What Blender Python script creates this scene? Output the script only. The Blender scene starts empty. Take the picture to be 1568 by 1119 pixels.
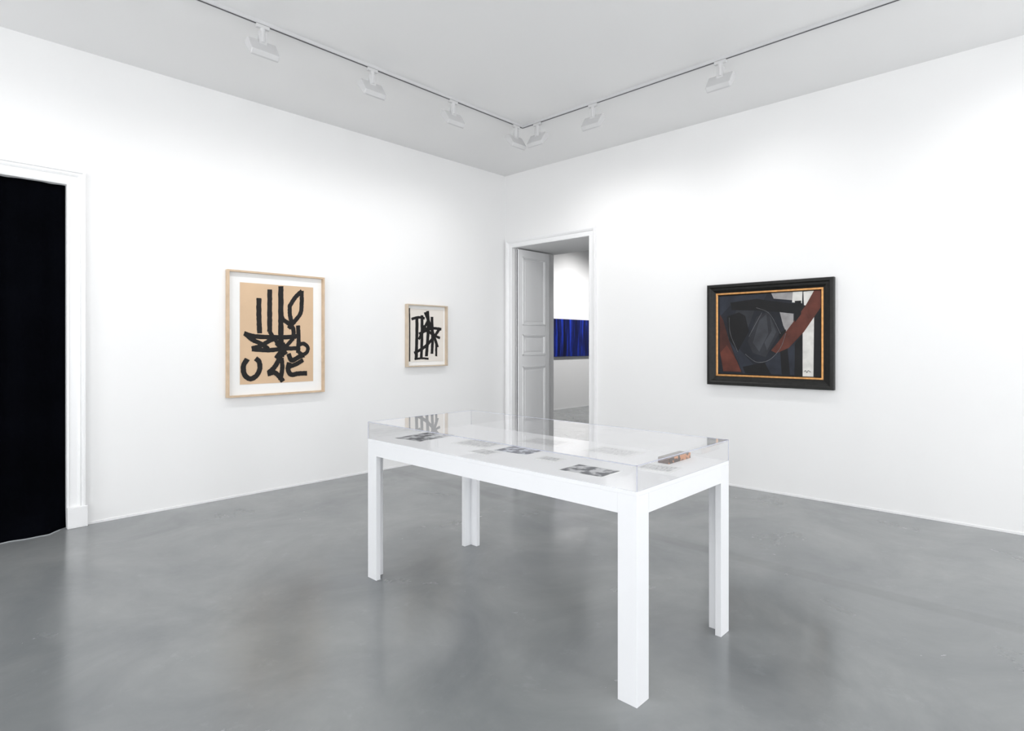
import bpy, math, random, bmesh
from mathutils import Vector, Matrix
random.seed(4)
sc = bpy.context.scene
sc.view_settings.view_transform = 'Standard'
COL = sc.collection

# ------------------------------------------------------------------ dimensions (metres)
LY = 5.905      # left wall plane  (y = LY)
RX = 6.09       # right wall plane (x = RX)
CH = 3.915      # ceiling height
BX, BY = -2.8, -3.0
RT = 0.92       # thickness of wall with passage
R2X, R2Y = 14.0, 8.40

# ------------------------------------------------------------------ materials
def new_mat(name):
    m = bpy.data.materials.new(name); m.use_nodes = True
    nt = m.node_tree
    return m, nt, nt.nodes['Principled BSDF']

def simple(name, col, rough=0.5, metal=0.0, noise=0.0, scale=8.0, bump=0.0, bscale=60.0, spec=0.5, stretch=(1,1,1)):
    m, nt, b = new_mat(name)
    b.inputs['Roughness'].default_value = rough
    b.inputs['Metallic'].default_value = metal
    b.inputs['Specular IOR Level'].default_value = spec
    tc = nt.nodes.new('ShaderNodeTexCoord')
    mp = nt.nodes.new('ShaderNodeMapping'); mp.inputs['Scale'].default_value = stretch
    nt.links.new(tc.outputs['Object'], mp.inputs['Vector'])
    n = nt.nodes.new('ShaderNodeTexNoise'); n.inputs['Scale'].default_value = scale; n.inputs['Detail'].default_value = 5
    nt.links.new(mp.outputs[0], n.inputs['Vector'])
    r = nt.nodes.new('ShaderNodeValToRGB')
    r.color_ramp.elements[0].position = 0.3; r.color_ramp.elements[1].position = 0.7
    r.color_ramp.elements[0].color = tuple(c*(1-noise) for c in col)+(1,)
    r.color_ramp.elements[1].color = tuple(min(1,c*(1+noise)) for c in col)+(1,)
    nt.links.new(n.outputs['Fac'], r.inputs['Fac'])
    nt.links.new(r.outputs['Color'], b.inputs['Base Color'])
    if bump > 0:
        n2 = nt.nodes.new('ShaderNodeTexNoise'); n2.inputs['Scale'].default_value = bscale; n2.inputs['Detail'].default_value = 4
        nt.links.new(mp.outputs[0], n2.inputs['Vector'])
        bp = nt.nodes.new('ShaderNodeBump'); bp.inputs['Strength'].default_value = bump; bp.inputs['Distance'].default_value = 0.003
        nt.links.new(n2.outputs['Fac'], bp.inputs['Height']); nt.links.new(bp.outputs[0], b.inputs['Normal'])
    return m

M_WALL = simple('wall_paint', (0.87,0.87,0.87), 0.8, noise=0.004, scale=1.5, bump=0.05, bscale=90, spec=0.2)
M_CEIL = simple('ceiling_paint', (0.85,0.85,0.85), 0.85, noise=0.004, scale=1.0, bump=0.05, spec=0.2)
M_TRIM = simple('trim_paint', (0.86,0.863,0.87), 0.4, noise=0.006, scale=4)
M_TABLE = simple('table_lacquer', (0.79,0.80,0.82), 0.42, noise=0.008, scale=3, bump=0.03)
M_DECK = simple('deck_white', (0.93,0.93,0.935), 0.6, noise=0.005)
M_LAMP = simple('lamp_housing', (0.62,0.62,0.625), 0.45, noise=0.01)
M_TRACK = simple('track_aluminium', (0.62,0.62,0.63), 0.4, noise=0.02)
M_SLOT = simple('track_slot', (0.04,0.04,0.045), 0.6)
M_OAK = simple('frame_maple', (0.60,0.45,0.31), 0.45, noise=0.10, scale=12, bump=0.1)
M_OAK2 = simple('frame_maple_pale', (0.60,0.50,0.39), 0.45, noise=0.08, scale=12, bump=0.1)
M_MAT = simple('mat_board', (0.88,0.88,0.87), 0.9, noise=0.004)
M_KRAFT = simple('kraft_paper', (0.66,0.475,0.315), 0.9, noise=0.05, scale=3, bump=0.1)
M_PAPERART = simple('art_paper', (0.79,0.745,0.69), 0.9, noise=0.02, scale=4)
M_INK = simple('black_paint_stroke', (0.010,0.009,0.009), 0.6, noise=0.3, scale=20, bump=0.3, spec=0.3)
M_BLKFRAME = simple('ebonised_frame', (0.007,0.007,0.006), 0.38, noise=0.4, scale=30, bump=0.5, bscale=40, spec=0.3)
M_GOLD = simple('gilt_slip', (0.55,0.28,0.10), 0.38, metal=0.7, noise=0.2, scale=25)
M_WHITEPAPER = simple('white_paper', (0.84,0.84,0.83), 0.8, noise=0.01)

# floor ------------------------------------------------
def floor_mat():
    m, nt, b = new_mat('polished_concrete')
    N = nt.nodes; L = nt.links
    tc = N.new('ShaderNodeTexCoord')
    def noise(s, d=6, rough=0.55, dist=0.0):
        n = N.new('ShaderNodeTexNoise'); n.inputs['Scale'].default_value=s; n.inputs['Detail'].default_value=d
        n.inputs['Roughness'].default_value=rough; n.inputs['Distortion'].default_value=dist
        L.new(tc.outputs['Object'], n.inputs['Vector']); return n
    n1 = noise(1.1,7,0.6,0.5)
    r1 = N.new('ShaderNodeValToRGB')
    r1.color_ramp.elements[0].position=0.32; r1.color_ramp.elements[1].position=0.70
    r1.color_ramp.elements[0].color=(0.180,0.193,0.200,1); r1.color_ramp.elements[1].color=(0.275,0.285,0.285,1)
    L.new(n1.outputs['Fac'], r1.inputs['Fac'])
    n5 = noise(6,8,0.75,0.2)
    mr5 = N.new('ShaderNodeMapRange'); mr5.inputs['From Min'].default_value=0.58; mr5.inputs['From Max'].default_value=0.78
    mr5.inputs['To Min'].default_value=1.0; mr5.inputs['To Max'].default_value=1.18
    L.new(n5.outputs['Fac'], mr5.inputs['Value'])
    # darker construction joint band at x ~ 4.07
    sx = N.new('ShaderNodeSeparateXYZ'); L.new(tc.outputs['Object'], sx.inputs[0])
    ds = N.new('ShaderNodeMath'); ds.operation='SUBTRACT'; ds.inputs[1].default_value=4.08; L.new(sx.outputs['X'], ds.inputs[0])
    ab = N.new('ShaderNodeMath'); ab.operation='ABSOLUTE'; L.new(ds.outputs[0], ab.inputs[0])
    mr = N.new('ShaderNodeMapRange'); mr.inputs['From Min'].default_value=0.05; mr.inputs['From Max'].default_value=0.085
    mr.inputs['To Min'].default_value=0.91; mr.inputs['To Max'].default_value=1.0
    L.new(ab.outputs[0], mr.inputs['Value'])
    ml = N.new('ShaderNodeMath'); ml.operation='MULTIPLY'; L.new(mr.outputs[0], ml.inputs[0]); L.new(mr5.outputs[0], ml.inputs[1])
    m2 = N.new('ShaderNodeMix'); m2.data_type='RGBA'; m2.blend_type='MULTIPLY'; m2.inputs[0].default_value=1
    L.new(r1.outputs['Color'], m2.inputs[6]); L.new(ml.outputs[0], m2.inputs[7])
    L.new(m2.outputs[2], b.inputs['Base Color'])
    n3 = noise(1.5,8,0.62,0.6)
    mr3 = N.new('ShaderNodeMapRange'); mr3.inputs['From Min'].default_value=0.35; mr3.inputs['From Max'].default_value=0.68
    mr3.inputs['To Min'].default_value=0.13; mr3.inputs['To Max'].default_value=0.29
    L.new(n3.outputs['Fac'], mr3.inputs['Value']); L.new(mr3.outputs[0], b.inputs['Roughness'])
    b.inputs['IOR'].default_value=1.62
    bp = N.new('ShaderNodeBump'); bp.inputs['Strength'].default_value=0.16; bp.inputs['Distance'].default_value=0.01
    n4 = noise(2.2,4,0.5); L.new(n4.outputs['Fac'], bp.inputs['Height']); L.new(bp.outputs[0], b.inputs['Normal'])
    return m
M_FLOOR = floor_mat()

def acrylic(name, tint, base=0.0, ior=1.6):
    m = bpy.data.materials.new(name); m.use_nodes=True; nt=m.node_tree; nt.nodes.clear()
    N=nt.nodes; L=nt.links
    out=N.new('ShaderNodeOutputMaterial'); mix=N.new('ShaderNodeMixShader')
    tr=N.new('ShaderNodeBsdfTransparent'); tr.inputs[0].default_value=tint+(1,)
    gl=N.new('ShaderNodeBsdfGlossy'); gl.inputs['Roughness'].default_value=0.01; gl.inputs[0].default_value=(0.99,0.99,0.995,1)
    fr=N.new('ShaderNodeFresnel'); fr.inputs['IOR'].default_value=ior
    ge=N.new('ShaderNodeNewGeometry')
    inv=N.new('ShaderNodeMath'); inv.operation='SUBTRACT'; inv.inputs[0].default_value=1; L.new(ge.outputs['Backfacing'],inv.inputs[1])
    mu=N.new('ShaderNodeMath'); mu.operation='MULTIPLY'; L.new(fr.outputs[0],mu.inputs[0]); L.new(inv.outputs[0],mu.inputs[1])
    L.new(mu.outputs[0],mix.inputs[0]); L.new(tr.outputs[0],mix.inputs[1]); L.new(gl.outputs[0],mix.inputs[2]); L.new(mix.outputs[0],out.inputs[0])
    return m
M_ACR = acrylic('clear_acrylic', (0.998,0.998,1.0), ior=1.9)
M_ACREDGE = simple('acrylic_polished_edge', (0.50,0.51,0.60), 0.15)
M_CURT = simple('black_velvet', (0.0012,0.0014,0.0024), 1.0, noise=0.3, scale=3, spec=0.02)

def blue_mat():
    m, nt, b = new_mat('blue_black_brushwork'); N=nt.nodes; L=nt.links
    tc=N.new('ShaderNodeTexCoord'); mp=N.new('ShaderNodeMapping')
    mp.inputs['Scale'].default_value=(7,1,0.5); mp.inputs['Rotation'].default_value=(0,math.radians(10),0)
    L.new(tc.outputs['Object'],mp.inputs['Vector'])
    n=N.new('ShaderNodeTexNoise'); n.inputs['Scale'].default_value=1.3; n.inputs['Detail'].default_value=9; n.inputs['Roughness'].default_value=0.7
    L.new(mp.outputs[0],n.inputs['Vector'])
    r=N.new('ShaderNodeValToRGB'); e=r.color_ramp.elements
    e[0].position=0.40; e[0].color=(0.003,0.004,0.022,1); e[1].position=0.66; e[1].color=(0.015,0.055,0.62,1)
    x=e.new(0.52); x.color=(0.006,0.014,0.13,1)
    L.new(n.outputs['Fac'],r.inputs['Fac']); L.new(r.outputs[0],b.inputs['Base Color']); b.inputs['Roughness'].default_value=0.5
    b.inputs['Specular IOR Level'].default_value=0.2
    return m
M_BLUE = blue_mat()

def print_mat(name, c0, c1, scale, pos=(0.45,0.55), stretch=(1,1,1)):
    m, nt, b = new_mat(name); N=nt.nodes; L=nt.links
    tc=N.new('ShaderNodeTexCoord'); mp=N.new('ShaderNodeMapping'); mp.inputs['Scale'].default_value=stretch
    L.new(tc.outputs['Object'],mp.inputs['Vector'])
    n=N.new('ShaderNodeTexNoise'); n.inputs['Scale'].default_value=scale; n.inputs['Detail'].default_value=4
    L.new(mp.outputs[0],n.inputs['Vector'])
    r=N.new('ShaderNodeValToRGB'); e=r.color_ramp.elements
    e[0].position=pos[0]; e[0].color=c0+(1,); e[1].position=pos[1]; e[1].color=c1+(1,)
    L.new(n.outputs['Fac'],r.inputs['Fac']); L.new(r.outputs[0],b.inputs['Base Color']); b.inputs['Roughness'].default_value=0.6
    return m
M_PHOTO = print_mat('photo_print_bw', (0.14,0.14,0.15),(0.62,0.62,0.63),14)
M_PHOTO2 = print_mat('photo_print_grey', (0.22,0.22,0.25),(0.62,0.64,0.70),18)
M_TEXT = print_mat('typed_text', (0.32,0.32,0.32),(0.76,0.76,0.76),24,(0.40,0.5),(1,12,1))
M_SPINE = print_mat('book_spine', (0.035,0.018,0.012),(0.50,0.22,0.10),28,(0.50,0.56),(1,1,1))
M_COVER = simple('book_cover', (0.10,0.06,0.05), 0.5, noise=0.1)

# ------------------------------------------------------------------ mesh helpers
def empty(name, loc):
    e = bpy.data.objects.new(name, None); e.empty_display_size=0.1; e.location=loc
    COL.objects.link(e); return e

def mk(name, verts, faces, mats, parent=None, bevel=0, smooth=False, midx=None, loc=None):
    off = Vector(parent.location) if parent else Vector(loc if loc else (0,0,0))
    me = bpy.data.meshes.new(name)
    me.from_pydata([tuple(Vector(v)-off) for v in verts], [], faces)
    if not isinstance(mats,(list,tuple)): mats=[mats]
    for m in mats: me.materials.append(m)
    if midx:
        for p,i in zip(me.polygons,midx): p.material_index=i
    bm=bmesh.new(); bm.from_mesh(me); bmesh.ops.recalc_face_normals(bm, faces=bm.faces); bm.to_mesh(me); bm.free()
    if smooth:
        for p in me.polygons: p.use_smooth=True
    o = bpy.data.objects.new(name, me); COL.objects.link(o)
    if parent: o.parent=parent
    else: o.location=off
    if bevel:
        b=o.modifiers.new('bevel','BEVEL'); b.width=bevel; b.segments=2; b.limit_method='ANGLE'
    return o

def boxvf(b, base=0):
    x0,x1,y0,y1,z0,z1=b
    v=[(x0,y0,z0),(x1,y0,z0),(x1,y1,z0),(x0,y1,z0),(x0,y0,z1),(x1,y0,z1),(x1,y1,z1),(x0,y1,z1)]
    f=[(0,3,2,1),(4,5,6,7),(0,1,5,4),(1,2,6,5),(2,3,7,6),(3,0,4,7)]
    return v,[tuple(i+base for i in q) for q in f]
def boxes(name, bl, mats, parent=None, bevel=0, midx_box=None, loc=None):
    V=[];F=[];MI=[]
    for k,b in enumerate(bl):
        v,f=boxvf(b,len(V)); V+=v; F+=f; MI+=[midx_box[k] if midx_box else 0]*6
    return mk(name,V,F,mats,parent,bevel,midx=MI if midx_box else None,loc=loc)

# wall-plane coords: s along the wall as seen (left->right), z up, d out of the wall
def LW(s,z,d): return (s, LY-d, z)
def RW(s,z,d): return (RX-d, -s, z)        # s = -y so that s grows to the right
def ring(name, P, s0,s1,z0,z1, prof, mat, parent, bevel=0, segs_midx=None, mats=None):
    """mitred frame : prof = [(inset, out)...]"""
    V=[];F=[];MI=[]
    for (i,d) in prof:
        V+=[P(s0+i,z0+i,d),P(s1-i,z0+i,d),P(s1-i,z1-i,d),P(s0+i,z1-i,d)]
    for k in range(len(prof)-1):
        for j in range(4):
            a=k*4+j;b=k*4+(j+1)%4
            F.append((a,b,b+4,a+4)); MI.append(segs_midx[k] if segs_midx else 0)
    return mk(name,V,F,mats or mat,parent,bevel,midx=MI if segs_midx else None)
def quad(name,P,s0,s1,z0,z1,d,mat,parent,th=0.002):
    V=[P(s0,z0,d),P(s1,z0,d),P(s1,z1,d),P(s0,z1,d),P(s0,z0,d-th),P(s1,z0,d-th),P(s1,z1,d-th),P(s0,z1,d-th)]
    F=[(0,1,2,3),(7,6,5,4),(0,4,5,1),(1,5,6,2),(2,6,7,3),(3,7,4,0)]
    return mk(name,V,F,mat,parent)

def catmull(pts,n=10):
    if len(pts)<3: 
        a,b=pts; return [(a[0]+(b[0]-a[0])*t/n,a[1]+(b[1]-a[1])*t/n) for t in range(n+1)]
    P=[pts[0]]+list(pts)+[pts[-1]]; out=[]
    for i in range(1,len(P)-2):
        p0,p1,p2,p3=P[i-1],P[i],P[i+1],P[i+2]
        for t in range(n):
            u=t/n
            out.append(tuple(0.5*((2*p1[k])+(-p0[k]+p2[k])*u+(2*p0[k]-5*p1[k]+4*p2[k]-p3[k])*u*u+(-p0[k]+3*p1[k]-3*p2[k]+p3[k])*u**3) for k in (0,1)))
    out.append(tuple(pts[-1])); return out

def strokes(name, P, s0, z1, us, vs, lst, d, mat, parent, wob=0.08, wk=1.0):
    """lst of (width, [points]) in sketch units (x right, y down); us,vs metres per unit"""
    V=[];F=[]
    for q,(w,pts) in enumerate(lst):
        w*=wk
        c=catmull(pts,10); n=len(c); dd=d+0.00015*q; b0=len(V)
        for i,(x,y) in enumerate(c):
            x0,y0=c[max(0,i-1)]; x1,y1=c[min(n-1,i+1)]
            tx,ty=x1-x0,y1-y0; l=math.hypot(tx,ty) or 1; tx/=l;ty/=l
            for sg in (-1,1):
                ww=w*0.5*(1+random.uniform(-wob,wob))
                px=x-ty*ww*sg; py=y+tx*ww*sg
                if i==0: px-=tx*random.uniform(0,0.9); py-=ty*random.uniform(0,0.9)
                if i==n-1: px+=tx*random.uniform(0,0.9); py+=ty*random.uniform(0,0.9)
                V.append(P(s0+px*us, z1-py*vs, dd))
        for i in range(n-1):
            a=b0+2*i; F.append((a,a+1,a+3,a+2))
    return mk(name,V,F,mat,parent)

def polys(name,P,s0,z1,us,vs,pl,d,mat,parent):
    V=[];F=[]
    for k,pts in enumerate(pl):
        b=len(V)
        for (x,y) in pts: V.append(P(s0+x*us,z1-y*vs,d+0.0001*k))
        F.append(tuple(range(b,len(V))))
    return mk(name,V,F,mat,parent)

# ------------------------------------------------------------------ room shell
boxes('floor',[(BX-0.3,R2X+0.3,BY-0.3,R2Y+0.3,-0.2,0)],M_FLOOR)
boxes('ceiling',[(BX-0.3,R2X+0.3,BY-0.3,R2Y+0.3,CH,CH+0.2)],M_CEIL)
LDX0,LDX1,LDZ=-0.50,0.976,2.79
boxes('wall_left',[(BX-0.25,LDX0,LY,LY+0.25,0,CH),(LDX1,RX,LY,LY+0.25,0,CH),(LDX0,LDX1,LY,LY+0.25,LDZ,CH)],M_WALL)
RDY0,RDY1,RDZ=4.406,5.751,2.865
boxes('wall_right',[(RX,RX+RT,BY-0.25,RDY0,0,CH),(RX,RX+RT,RDY1,R2Y,0,CH),(RX,RX+RT,RDY0,RDY1,RDZ,CH)],M_WALL)
def win_wall(name, axis):  # wall behind the camera, with openings for the added fill windows
    L0,L1=(BY-0.25,LY) if axis=='x' else (BX,RX)
    wins=[(-1.9,-0.6),(1.0,2.3),(3.7,5.0)] if axis=='x' else [(-1.6,-0.3),(1.2,2.5),(4.0,5.3)]
    zb,zt=0.35,3.35
    bl=[];c=L0
    for a,b in wins+[(L1,None)]:
        bl.append((c,a,0,CH))
        if b is not None:
            bl.append((a,b,0,zb)); bl.append((a,b,zt,CH)); c=b
    if axis=='x': bb=[(BX-0.25,BX,a,b,z0,z1) for a,b,z0,z1 in bl]
    else: bb=[(a,b,BY-0.25,BY,z0,z1) for a,b,z0,z1 in bl]
    boxes(name,bb,M_WALL)
    return wins,zb,zt
wn=0
for nm,ax in (('wall_back','x'),('wall_front','y')):
    wins,zb,zt=win_wall(nm,ax)
    for a,b in wins:  # unseen windows, added to give the room a general fill
        wn+=1
        f=0.06; m=(a+b)/2
        bl=[(a,b,zb,zb+f),(a,b,zt-f,zt),(a,a+f,zb,zt),(b-f,b,zb,zt),(m-0.04,m+0.04,zb,zt),(a,b,zb+1.0,zb+1.04),(a,b,zb+2.0,zb+2.04)]
        if ax=='x': bb=[(BX-0.16,BX-0.10,p,q,r,s) for p,q,r,s in bl]; c=(BX-0.2,m,(zb+zt)/2); rot=(0,math.radians(-90),0)
        else: bb=[(p,q,BY-0.16,BY-0.10,r,s) for p,q,r,s in bl]; c=(m,BY-0.2,(zb+zt)/2); rot=(math.radians(90),0,0)
        w=boxes('added_window_%d'%wn,bb,M_TRIM,loc=c)
        ld=bpy.data.lights.new('added_fill_light','AREA'); ld.shape='RECTANGLE'  # area light added outside the opening as fill
        ld.size=zt-zb if ax=='x' else b-a; ld.size_y=b-a if ax=='x' else zt-zb
        ld.energy=86; ld.color=(0.992,0.995,1.0)
        lo=bpy.data.objects.new('added_fill_light',ld); COL.objects.link(lo); lo.parent=w
        lo.rotation_euler=rot; lo.location=(-0.12,0,0) if ax=='x' else (0,-0.12,0)
boxes('wall_far_left',[(RX,R2X,R2Y,R2Y+0.2,0,CH)],M_WALL)
boxes('wall_far_end',[(R2X,R2X+0.2,1.9,R2Y+0.2,0,CH)],M_WALL)
boxes('wall_far_right',[(RX+RT,R2X,1.9,2.1,0,CH)],M_WALL)
boxes('baseboard_left',[(1.115,RX-0.006,LY-0.006,LY,0,0.018)],M_TRIM)
boxes('baseboard_right',[(RX-0.006,RX,BY,4.29,0,0.018)],M_TRIM)
boxes('baseboard_far',[(RX+RT,R2X,R2Y-0.006,R2Y,0,0.018)],M_TRIM)

def casing(name,P,s0,s1,zt,W,prof,parent=None):
    V=[];F=[]
    for (w,d) in prof:      # w = distance outward from the opening edge
        V+=[P(s0-w,0,d),P(s0-w,zt+w,d),P(s1+w,zt+w,d),P(s1+w,0,d)]
    n=len(prof)
    for k in range(n-1):
        for j in range(3):
            a=k*4+j; F.append((a,a+1,a+5,a+4))
    F.append(tuple(k*4 for k in range(n))); F.append(tuple(k*4+3 for k in range(n)))
    return mk(name,V,F,M_TRIM,parent)
pL=[(0,0),(0,0.018),(0.012,0.024),(0.02,0.018),(0.070,0.018),(0.074,0.026),(0.085,0.034),(0.092,0.026),(0.100,0.030),(0.106,0.042),(0.120,0.042),(0.122,0.0)]
t1=empty('trim_1',(LDX1,LY,0))
casing('architrave',LW,LDX0,LDX1,LDZ,0.12,pL,t1)
boxes('plinth_block',[(LDX1-0.002,LDX1+0.135,LY-0.05,LY,0,0.17),(LDX0-0.135,LDX0+0.002,LY-0.05,LY,0,0.17)],M_TRIM,t1,0.004)
t2=empty('trim_2',(RX,(RDY0+RDY1)/2,0))
pR=[(0,0),(0,0.016),(0.010,0.022),(0.018,0.016),(0.060,0.016),(0.066,0.026),(0.080,0.034),(0.090,0.038),(0.108,0.038),(0.110,0.0)]
casing('architrave',RW,-RDY1,-RDY0,RDZ,0.11,pR,t2)

def door_leaf(name,y,side,x0=6.125,w=0.69):
    e=empty(name,(x0,y,0))
    t=0.04; y0,y1=(y,y+t)
    boxes('slab',[(x0,x0+w,y0+0.012,y1-0.012,0.012,2.845)],M_TRIM,e)
    st=0.095
    rails=[(0.012,0.20),(1.17,1.33),(1.63,1.765),(2.745,2.845)]
    bl=[(x0,x0+st,y0,y1,0.012,2.845),(x0+w-st,x0+w,y0,y1,0.012,2.845)]
    bl+=[(x0+st,x0+w-st,y0,y1,a,b) for a,b in rails]
    boxes('stiles_and_rails',bl,M_TRIM,e,0.003)
    bl=[]
    for (a,b) in [(0.20,1.17),(1.33,1.63),(1.765,2.745)]:
        xa,xb=x0+st,x0+w-st
        for i,(ins,pr) in enumerate([(0.0,0.008),(0.014,0.002)]):
            m=0.014
            ya,yb=(y0-pr,y0+0.014) if side<0 else (y1-0.014,y1+pr)
            bl+=[(xa+ins,xb-ins,ya,yb,a+ins,a+ins+m),(xa+ins,xb-ins,ya,yb,b-ins-m,b-ins),(xa+ins,xa+ins+m,ya,yb,a+ins,b-ins),(xb-ins-m,xb-ins,ya,yb,a+ins,b-ins)]
        ya,yb=(y0+0.004,y0+0.014) if side<0 else (y1-0.014,y1-0.004)
        bl.append((xa+0.06,xb-0.06,ya,yb,a+0.06,b-0.06))
    boxes('panel_mouldings',bl,M_TRIM,e,0.002)
    return e
door_leaf('door_1',5.675,-1)
door_leaf('door_2',4.412,+1,x0=6.31,w=0.66)

# black curtain in left doorway
cv=[];cf=[];nx=150;zs=[0.004,0.02,0.05,0.10,0.18,0.3,0.6,1.0,1.5,2.0,2.4,2.7,2.786]
for z in zs:
    for i in range(nx+1):
        x=LDX0+0.004+(LDX1-LDX0-0.008)*i/nx
        edge=max(0,min(1,(LDX1-0.004-x)/0.12)*min(1,(x-LDX0)/0.12))
        fold=0.012*math.sin(x*23)+0.007*math.sin(x*41+1.3+z*0.4)
        flare=0.11*math.exp(-z/0.05)*edge+0.02*math.exp(-z/0.4)*edge
        cv.append((x,LY+0.03+fold*edge*(0.6+0.4*z/2.8)-flare,z))
for r in range(len(zs)-1):
    for i in range(nx):
        a=r*(nx+1)+i; cf.append((a,a+1,a+nx+2,a+nx+1))
cur=mk('black_curtain',cv,cf,M_CURT,smooth=True,loc=(0.24,LY+0.03,0))
so=cur.modifiers.new('thick','SOLIDIFY'); so.thickness=0.006; so.offset=-1

# ------------------------------------------------------------------ painting 1 (kraft paper calligraphy)
p1=empty('framed_calligraphic_painting',(2.72,LY,1.596))
fs0,fs1,fz0,fz1=2.215,3.228,0.977,2.216
ring('frame',LW,fs0,fs1,fz0,fz1,[(0,0.001),(0,0.055),(0.018,0.055),(0.018,0.012)],M_OAK,p1,0.001)
quad('mat_board',LW,fs0+0.01,fs1-0.01,fz0+0.01,fz1-0.01,0.014,M_MAT,p1,0.012)
ps0,ps1,pz0,pz1=2.345,3.112,1.098,2.102
quad('kraft_sheet',LW,ps0,ps1,pz0,pz1,0.018,M_KRAFT,p1,0.003)
S1=[(5.6,[(27,22),(27,50),(28,74)]),                       # comb teeth
    (5.6,[(43,8),(43,40),(43,72)]),
    (6.2,[(60,2),(60,40),(60,78),(61,110)]),
    (5.0,[(93,7),(83,17),(74,31)]),(5.0,[(74,30),(74,44),(77,57)]),(5.0,[(93,7),(93,26),(91,42),(80,57),(72,66)]),  # leaf
    (5.0,[(60,42),(63,52),(71,58),(79,66),(80,82)]),
    (5.2,[(6,75),(20,79),(44,80),(66,80),(88,78)]),         # long horizontal
    (5.0,[(7,75),(17,84),(30,90),(41,98)]),                 # arrow head left
    (5.0,[(17,97),(28,94),(42,86),(56,80)]),
    (5.0,[(17,98),(40,100),(62,98),(86,97)]),
    (5.0,[(87,62),(88,84),(87,104)]),
    (4.6,[(88,92),(96,90),(103,96),(101,104),(94,107),(88,103)]),
    (4.6,[(43,72),(51,84),(60,94),(68,106)]),
    (4.6,[(79,82),(70,92),(60,102),(52,112)]),
    (5.6,[(10,113),(5,122),(6,135),(14,142),(23,138),(28,128),(27,117),(22,112)]),   # open J/U
    (5.6,[(41,134),(50,126),(57,114),(62,104)]),
    (5.6,[(40,136),(50,134),(58,141),(63,148)]),
    (5.0,[(61,112),(62,128),(59,146)]),
    (5.6,[(72,106),(77,116),(88,111),(96,108)]),
    (5.6,[(73,120),(71,130),(76,138),(88,137),(101,137)]),
    (5.0,[(73,126),(84,122),(95,116)]),(7,[(54,88),(60,94),(67,92)])]
strokes('brush_strokes',LW,ps0,pz1,(ps1-ps0)/112,(pz1-pz0)/150,S1,0.0186,M_INK,p1,wk=1.32)

# ------------------------------------------------------------------ painting 2 (small ink)
p2=empty('framed_ink_painting',(4.65,LY,1.60))
fs0,fs1,fz0,fz1=4.328,4.966,1.213,1.987
ring('frame',LW,fs0,fs1,fz0,fz1,[(0,0.001),(0,0.06),(0.014,0.06),(0.014,0.012)],M_OAK2,p2,0.001)
quad('backing',LW,fs0+0.01,fs1-0.01,fz0+0.01,fz1-0.01,0.012,M_MAT,p2,0.010)
quad('sheet',LW,4.378,4.925,1.275,1.935,0.016,M_PAPERART,p2,0.003)
S2=[(4.8,[(12,14),(12,40),(11,76)]),(4.4,[(20,10),(20,40),(19,75)]),
    (4.8,[(29,3),(30,24),(29,48),(27,72)]),(4.4,[(36,12),(37,44),(36,68)]),(3.4,[(43,50),(43,72)]),
    (4.0,[(4,16),(14,13),(24,14)]),
    (4.4,[(49,29),(38,44),(24,58),(8,67)]),(4.4,[(25,5),(33,24),(41,46),(45,58)]),
    (4.4,[(16,38),(28,32),(38,29),(51,30)]),(4.0,[(22,26),(36,38),(49,44)]),(3.6,[(30,16),(22,32),(15,46)]),
    (3.0,[(9,76),(20,75),(30,76)]),(1.6,[(0.5,0),(1,30),(0.8,79)])]
strokes('brush_strokes',LW,4.378,1.935,0.547/55,0.66/80,S2,0.0166,M_INK,p2)

# ------------------------------------------------------------------ painting 3 (black-framed abstract oil)
p3=empty('framed_abstract_oil_painting',(RX,2.203,1.595))
ring('frame',RW,-2.822,-1.584,1.063,2.126,
     [(0,0.001),(0,0.052),(0.008,0.062),(0.03,0.062),(0.042,0.054),(0.062,0.050),(0.082,0.040),(0.092,0.036),(0.096,0.040),(0.108,0.040),(0.113,0.034),(0.120,0.024)],
     None,p3,0.001,segs_midx=[0,0,0,0,0,0,0,1,1,1,0],mats=[M_BLKFRAME,M_GOLD])
cs0,cz1=-2.706,2.010; cw,chh=1.016,0.836
def oil(n,c,noise=0.3,sc_=7): return simple(n,c,0.5,noise=noise,scale=sc_,bump=0.4,bscale=40,spec=0.3)
M_C_CHAR=oil('oil_blue_black',(0.010,0.012,0.018)); M_C_NAVY=oil('oil_navy_slate',(0.019,0.023,0.034))
M_C_GREY=oil('oil_slate_grey',(0.040,0.042,0.050)); M_C_DGREY=oil('oil_dark_grey',(0.020,0.022,0.027))
M_C_LGREY=oil('oil_light_grey',(0.30,0.29,0.29),0.2,14); M_C_WHITE=oil('oil_white',(0.66,0.65,0.62),0.12,14)
M_C_RED=oil('oil_red_brown',(0.105,0.028,0.018),0.35); M_C_DRED=oil('oil_dark_red',(0.055,0.017,0.012),0.4)
M_C_BLACK=oil('oil_black',(0.004,0.004,0.005)); M_C_LINE=oil('oil_line_grey',(0.12,0.12,0.13))
quad('canvas',RW,cs0,cs0+cw,cz1-chh,cz1,0.022,M_C_CHAR,p3,0.015)
us,vs=cw/157,chh/127
def PP(nm,pl,d,m): polys(nm,RW,cs0,cz1,us,vs,pl,d,m,p3)
PP('navy_planes',[[(2,2),(78,1),(70,16),(22,14),(2,34)],[(14,64),(40,92),(70,124),(40,124)],[(78,104),(120,70),(118,124),(66,124)]],0.0224,M_C_NAVY)
PP('dark_red_planes',[[(2,30),(8,40),(18,74),(36,122),(8,122),(2,90)]],0.0227,M_C_DRED)
PP('light_grey_planes',[[(84,0),(118,0),(117,13),(88,9)],[(97,30),(117,33),(117,56),(108,64),(102,50)]],0.0229,M_C_LGREY)
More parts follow.
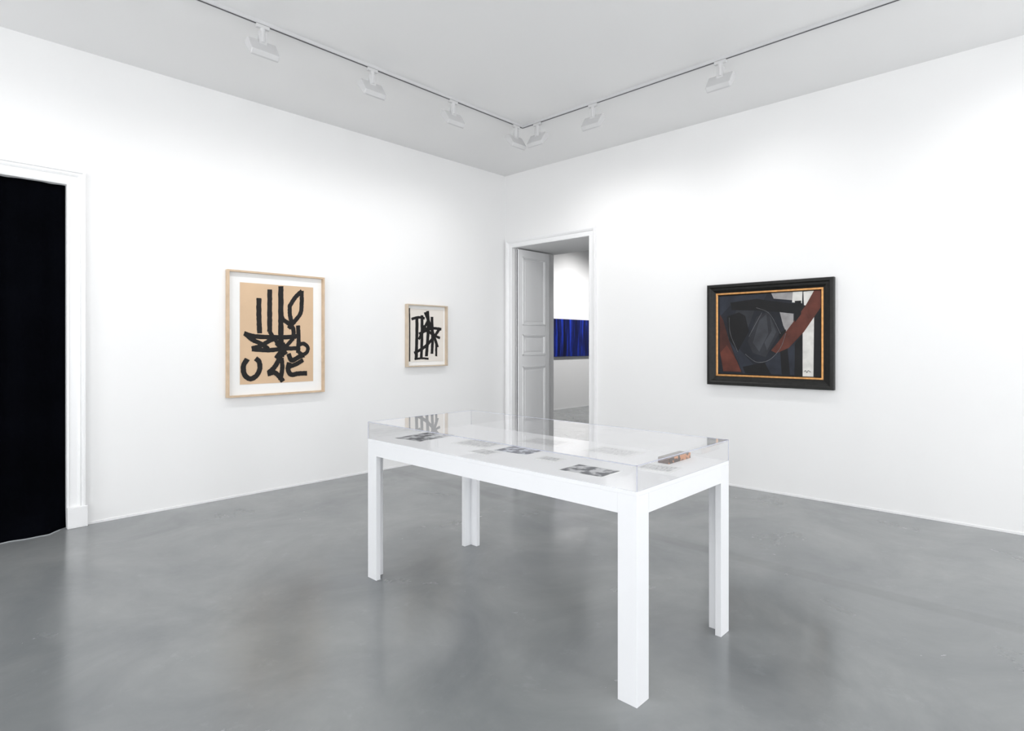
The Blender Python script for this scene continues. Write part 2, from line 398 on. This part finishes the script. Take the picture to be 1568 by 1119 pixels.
PP('white_planes',[[(116,0),(130,0),(129,18),(115,16)],[(131,1),(150,0),(138,18),(132,24)],[(130,60),(146,36),(145,126),(130,126)]],0.0231,M_C_WHITE)
PP('slate_planes',[[(30,24),(60,22),(48,54),(30,74),(22,44)],[(62,36),(80,28),(96,62),(76,98),(56,92),(48,74)]],0.0234,M_C_DGREY)
PP('grey_facets',[[(66,42),(77,32),(80,62),(66,90),(56,76)],[(82,34),(92,60),(78,88),(74,76),(85,58)]],0.0237,M_C_GREY)
PP('black_planes',[[(14,34),(34,28),(44,34),(50,58),(32,90),(18,72)],[(20,12),(62,8),(137,22),(136,34),(60,26),(22,24)],[(146,34),(156,24),(156,126),(145,126)],[(96,62),(106,56),(112,124),(100,124)],[(40,114),(74,106),(84,124),(44,124)]],0.0240,M_C_BLACK)
PP('red_bands',[[(146,0),(157,0),(157,22),(132,60),(110,84),(92,92),(84,88),(94,76),(134,22)],[(3,92),(14,80),(30,104),(38,122),(8,122)]],0.0246,M_C_RED)
PP('black_post',[[(119,14),(128,14),(128,34),(119,46)],[(119,78),(129,66),(130,127),(119,127)]],0.0249,M_C_BLACK)
strokes('scraped_lines',RW,cs0,cz1,us,vs,[(0.7,[(44,94),(62,106),(82,102),(98,84),(106,62)]),(0.6,[(70,30),(50,66)]),(0.6,[(62,22),(82,32),(98,62)]),(0.6,[(18,36),(20,62),(32,90)])],0.0252,M_C_LINE,p3,0.4)
strokes('signature',RW,cs0,cz1,us,vs,[(0.6,[(132,119),(134,117),(136,120),(138,117),(141,119)])],0.0252,M_C_BLACK,p3,0.1)

# ------------------------------------------------------------------ blue painting in the next room
p4=empty('blue_abstract_painting',(11.1,R2Y,1.63))
boxes('canvas',[(9.75,12.45,R2Y-0.045,R2Y-0.001,1.205,2.06)],M_BLUE,p4,0.003)

# ------------------------------------------------------------------ display table with acrylic cover
TX0,TX1,TY0,TY1=2.105,3.005,1.285,3.268
TZ=0.89; AZ=0.998
tb=empty('display_case_table',((TX0+TX1)/2,(TY0+TY1)/2,0))
lw,lt=0.094,0.032
def Lleg(nm,cx,cy,sx,sy):
    pts=[(0,0),(lw,0),(lw,lt),(lt,lt),(lt,lw),(0,lw)]
    V=[(cx+sx*a,cy+sy*b,z) for z in (0.0,TZ-0.02) for a,b in pts]; n=6
    F=[tuple(range(n)),tuple(range(n,2*n))]+[(i,(i+1)%n,(i+1)%n+n,i+n) for i in range(n)]
    mk(nm,V,F,M_TABLE,tb,0.0015)
Lleg('leg_1',TX0,TY0,1,1); Lleg('leg_2',TX1,TY0,-1,1); Lleg('leg_3',TX0,TY1,1,-1); Lleg('leg_4',TX1,TY1,-1,-1)
az=0.787
boxes('apron',[(TX0,TX0+lt,TY0+lw,TY1-lw,az,TZ-0.02),(TX1-lt,TX1,TY0+lw,TY1-lw,az,TZ-0.02),(TX0+lw,TX1-lw,TY0,TY0+lt,az,TZ-0.02),(TX0+lw,TX1-lw,TY1-lt,TY1,az,TZ-0.02)],M_TABLE,tb)
boxes('top_board',[(TX0,TX1,TY0,TY1,TZ-0.02,TZ-0.001)],M_TABLE,tb,0.001)
boxes('deck_lining',[(TX0+0.01,TX1-0.01,TY0+0.01,TY1-0.01,TZ-0.0012,TZ)],M_DECK,tb)
th=0.008; g=0.001
A=[(TX0+g,TX1-g,TY0+g,TY1-g,AZ-th,AZ),
   (TX0+g,TX0+g+th,TY0+g,TY1-g,TZ+0.0005,AZ-th-0.0005),(TX1-g-th,TX1-g,TY0+g,TY1-g,TZ+0.0005,AZ-th-0.0005),
   (TX0+g+th,TX1-g-th,TY0+g,TY0+g+th,TZ+0.0005,AZ-th-0.0005),(TX0+g+th,TX1-g-th,TY1-g-th,TY1-g,TZ+0.0005,AZ-th-0.0005)]
boxes('acrylic_cover',A,M_ACR,tb)
e=0.003
E=[(TX0,TX1,TY0,TY0+e,AZ-e,AZ+0.0005),(TX0,TX1,TY1-e,TY1,AZ-e,AZ+0.0005),(TX0,TX0+e,TY0,TY1,AZ-e,AZ+0.0005),(TX1-e,TX1,TY0,TY1,AZ-e,AZ+0.0005)]
for x in (TX0,TX1-e):
    for y in (TY0,TY1-e): E.append((x,x+e,y,y+e,TZ,AZ))
boxes('acrylic_edges',E,M_ACREDGE,tb)

def sheet(name,cx,cy,w,h,ang,margin,matp,th=0.002):
    ca,sa=math.cos(ang),math.sin(ang)
    em=empty(name,(cx,cy,TZ))
    def rect(a,b,z0,z1,nm,m):
        V=[]
        for z in (z0,z1):
            for x,y in ((-a,-b),(a,-b),(a,b),(-a,b)):
                V.append((cx+x*ca-y*sa,cy+x*sa+y*ca,z))
        mk(nm,V,[(0,3,2,1),(4,5,6,7),(0,1,5,4),(1,2,6,5),(2,3,7,6),(3,0,4,7)],m,em)
    rect(w/2,h/2,TZ+0.0005,TZ+th,'paper',M_WHITEPAPER)
    rect(w/2-margin,h/2-margin,TZ+th,TZ+th+0.0006,'printed_area',matp)
sheet('exhibition_poster',2.40,3.05,0.34,0.24,0.12,0.008,M_PHOTO)
sheet('typed_letter',2.46,2.60,0.21,0.297,0.05,0.03,M_TEXT)
sheet('invitation_card',2.29,2.38,0.12,0.16,-0.05,0.015,M_TEXT)
sheet('photographic_print',2.46,2.27,0.19,0.24,0.1,0.008,M_PHOTO2)
sheet('invitation_card',2.39,1.985,0.10,0.14,0.04,0.02,M_TEXT)
sheet('photographic_print',2.30,1.665,0.18,0.25,0.04,0.008,M_PHOTO)
sheet('typed_letter',2.80,1.86,0.21,0.297,0.0,0.03,M_TEXT)
sheet('typed_letter',2.58,1.46,0.15,0.20,0.1,0.02,M_TEXT)
sheet('typed_letter',2.78,2.35,0.21,0.297,0.05,0.03,M_TEXT)
bk=empty('book',(2.815,1.50,TZ))
boxes('pages',[(2.705,2.925,1.47,1.52,TZ+0.003,TZ+0.027)],M_WHITEPAPER,bk)
boxes('cover',[(2.70,2.93,1.466,1.525,TZ+0.0005,TZ+0.003),(2.70,2.93,1.466,1.525,TZ+0.027,TZ+0.030),(2.70,2.704,1.466,1.525,TZ+0.003,TZ+0.027)],M_COVER,bk)
boxes('spine',[(2.70,2.93,1.462,1.466,TZ+0.0005,TZ+0.030)],M_SPINE,bk)

# ------------------------------------------------------------------ track + lights
TRX,TRY=4.81,4.39
tr=empty('lighting_track',(TRX,TRY,CH))
tw=0.017
boxes('rail',[(-1.2,TRX+tw,TRY-tw,TRY+tw,CH-0.026,CH),(TRX-tw,TRX+tw,-1.2,TRY-tw,CH-0.026,CH)],M_TRACK,tr)
boxes('slot',[(-1.2,TRX,TRY-0.006,TRY+0.006,CH-0.0275,CH-0.026),(TRX-0.006,TRX+0.006,-1.2,TRY,CH-0.0275,CH-0.026)],M_SLOT,tr)
def emis(name,s):
    m,nt,b=new_mat(name); b.inputs['Base Color'].default_value=(0.9,0.9,0.9,1)
    b.inputs['Emission Color'].default_value=(1,0.99,0.97,1); b.inputs['Emission Strength'].default_value=s; return m
M_LENS=emis('lamp_lens',1.2)
def track_light(x,y,yaw,tilt=math.radians(50),energy=25,aim=1.2):
    z=CH-0.0275
    em=empty('track_light',(x,y,z))
    cy,sy=math.cos(yaw),math.sin(yaw)
    def W(a,b,c): return (x+a*cy-b*sy, y+a*sy+b*cy, z+c)
    def bx(nm,a0,a1,b0,b1,c0,c1,m,bev=0.002):
        v,f=boxvf((a0,a1,b0,b1,c0,c1)); mk(nm,[W(*p) for p in v],f,m,em,bev)
    bx('adapter',-0.015,0.015,-0.05,0.05,-0.026,0.0,M_LAMP)
    V=[];n=14
    for c in (-0.13,-0.026):
        for i in range(n):
            t=2*math.pi*i/n; V.append(W(0.021*math.cos(t),0.021*math.sin(t),c))
    F=[(i,(i+1)%n,(i+1)%n+n,i+n) for i in range(n)]+[tuple(range(n)),tuple(range(n,2*n))]
    mk('stem',V,F,M_LAMP,em)
    bx('yoke',-0.014,0.014,-0.03,0.03,-0.165,-0.05,M_LAMP)
    prof=[(-0.085,-0.012),(-0.072,0.022),(0.055,0.036),(0.085,0.012),(0.080,-0.034),(-0.080,-0.026)]
    ct,st=math.cos(tilt),math.sin(tilt); V=[]
    def H(a,c): return (a*ct-c*st, a*st+c*ct-0.178)
    hw=0.105
    for b,sc_ in ((-hw,0.94),(-hw+0.006,1.0),(hw-0.006,1.0),(hw,0.94)):
        for a,c in prof:
            A_,C_=H(a*sc_,c*sc_); V.append(W(A_,b,C_))
    n=6; F=[tuple(range(n)),tuple(range(3*n,4*n))]
    for k in range(3):
        for i in range(n): F.append((k*n+i,k*n+(i+1)%n,(k+1)*n+(i+1)%n,(k+1)*n+i))
    mk('head',V,F,M_LAMP,em,0.0015)
    V=[]
    for b in (-hw+0.02,hw-0.02):
        for a,c in ((0.066,-0.0345),(-0.066,-0.0285),(-0.066,-0.031),(0.066,-0.037)):
            A_,C_=H(a,c); V.append(W(A_,b,C_))
    mk('lens',V,[(0,1,2,3),(4,5,6,7),(0,1,5,4),(1,2,6,5),(2,3,7,6),(3,0,4,7)],M_LENS,em)
    ld=bpy.data.lights.new('lamp','SPOT'); ld.energy=energy; ld.spot_size=math.radians(130); ld.spot_blend=1.0; ld.shadow_soft_size=0.035
    ld.color=(1.0,0.99,0.98)
    lo=bpy.data.objects.new('lamp',ld); COL.objects.link(lo); lo.parent=em
    A_,C_=H(0.0,-0.10); p=Vector(W(A_,0,C_)); lo.location=p-Vector((x,y,z))
    tgt=Vector(W(1.45,0,aim-z)); dirv=(tgt-p).normalized()
    lo.rotation_euler=dirv.to_track_quat('-Z','Y').to_euler()
UP=math.pi/2
for x in (-0.4,0.72,1.914,2.871,3.797,4.70): track_light(x,TRY,UP)  # lamps at the lowest x are out of view, added for extra light
for y in (4.172,3.44,2.13,0.10,-0.8): track_light(TRX,y,0.0,energy=30 if y<0.2 else 25)  # lamps at the lowest y are unseen too, added to help the lighting
tr2=empty('lighting_track',(10.5,6.9,CH))
boxes('rail',[(8,13,6.9-tw,6.9+tw,CH-0.026,CH)],M_TRACK,tr2)
for x in (8.9,10.8,12.7): track_light(x,6.9,UP,energy=175)

# world
w=bpy.data.worlds.new('World'); sc.world=w; w.use_nodes=True
w.node_tree.nodes['Background'].inputs[0].default_value=(0.9,0.95,1,1); w.node_tree.nodes['Background'].inputs[1].default_value=1.0

# camera
cd=bpy.data.cameras.new('camera'); cam=bpy.data.objects.new('camera',cd); COL.objects.link(cam)
cam.location=(0,0,1.5); cam.rotation_euler=(math.radians(90),0,math.atan2(-0.7262,0.6873))
cd.sensor_width=36; cd.lens=20.64; cd.shift_y=-0.02136; cd.clip_start=0.05
sc.camera=cam
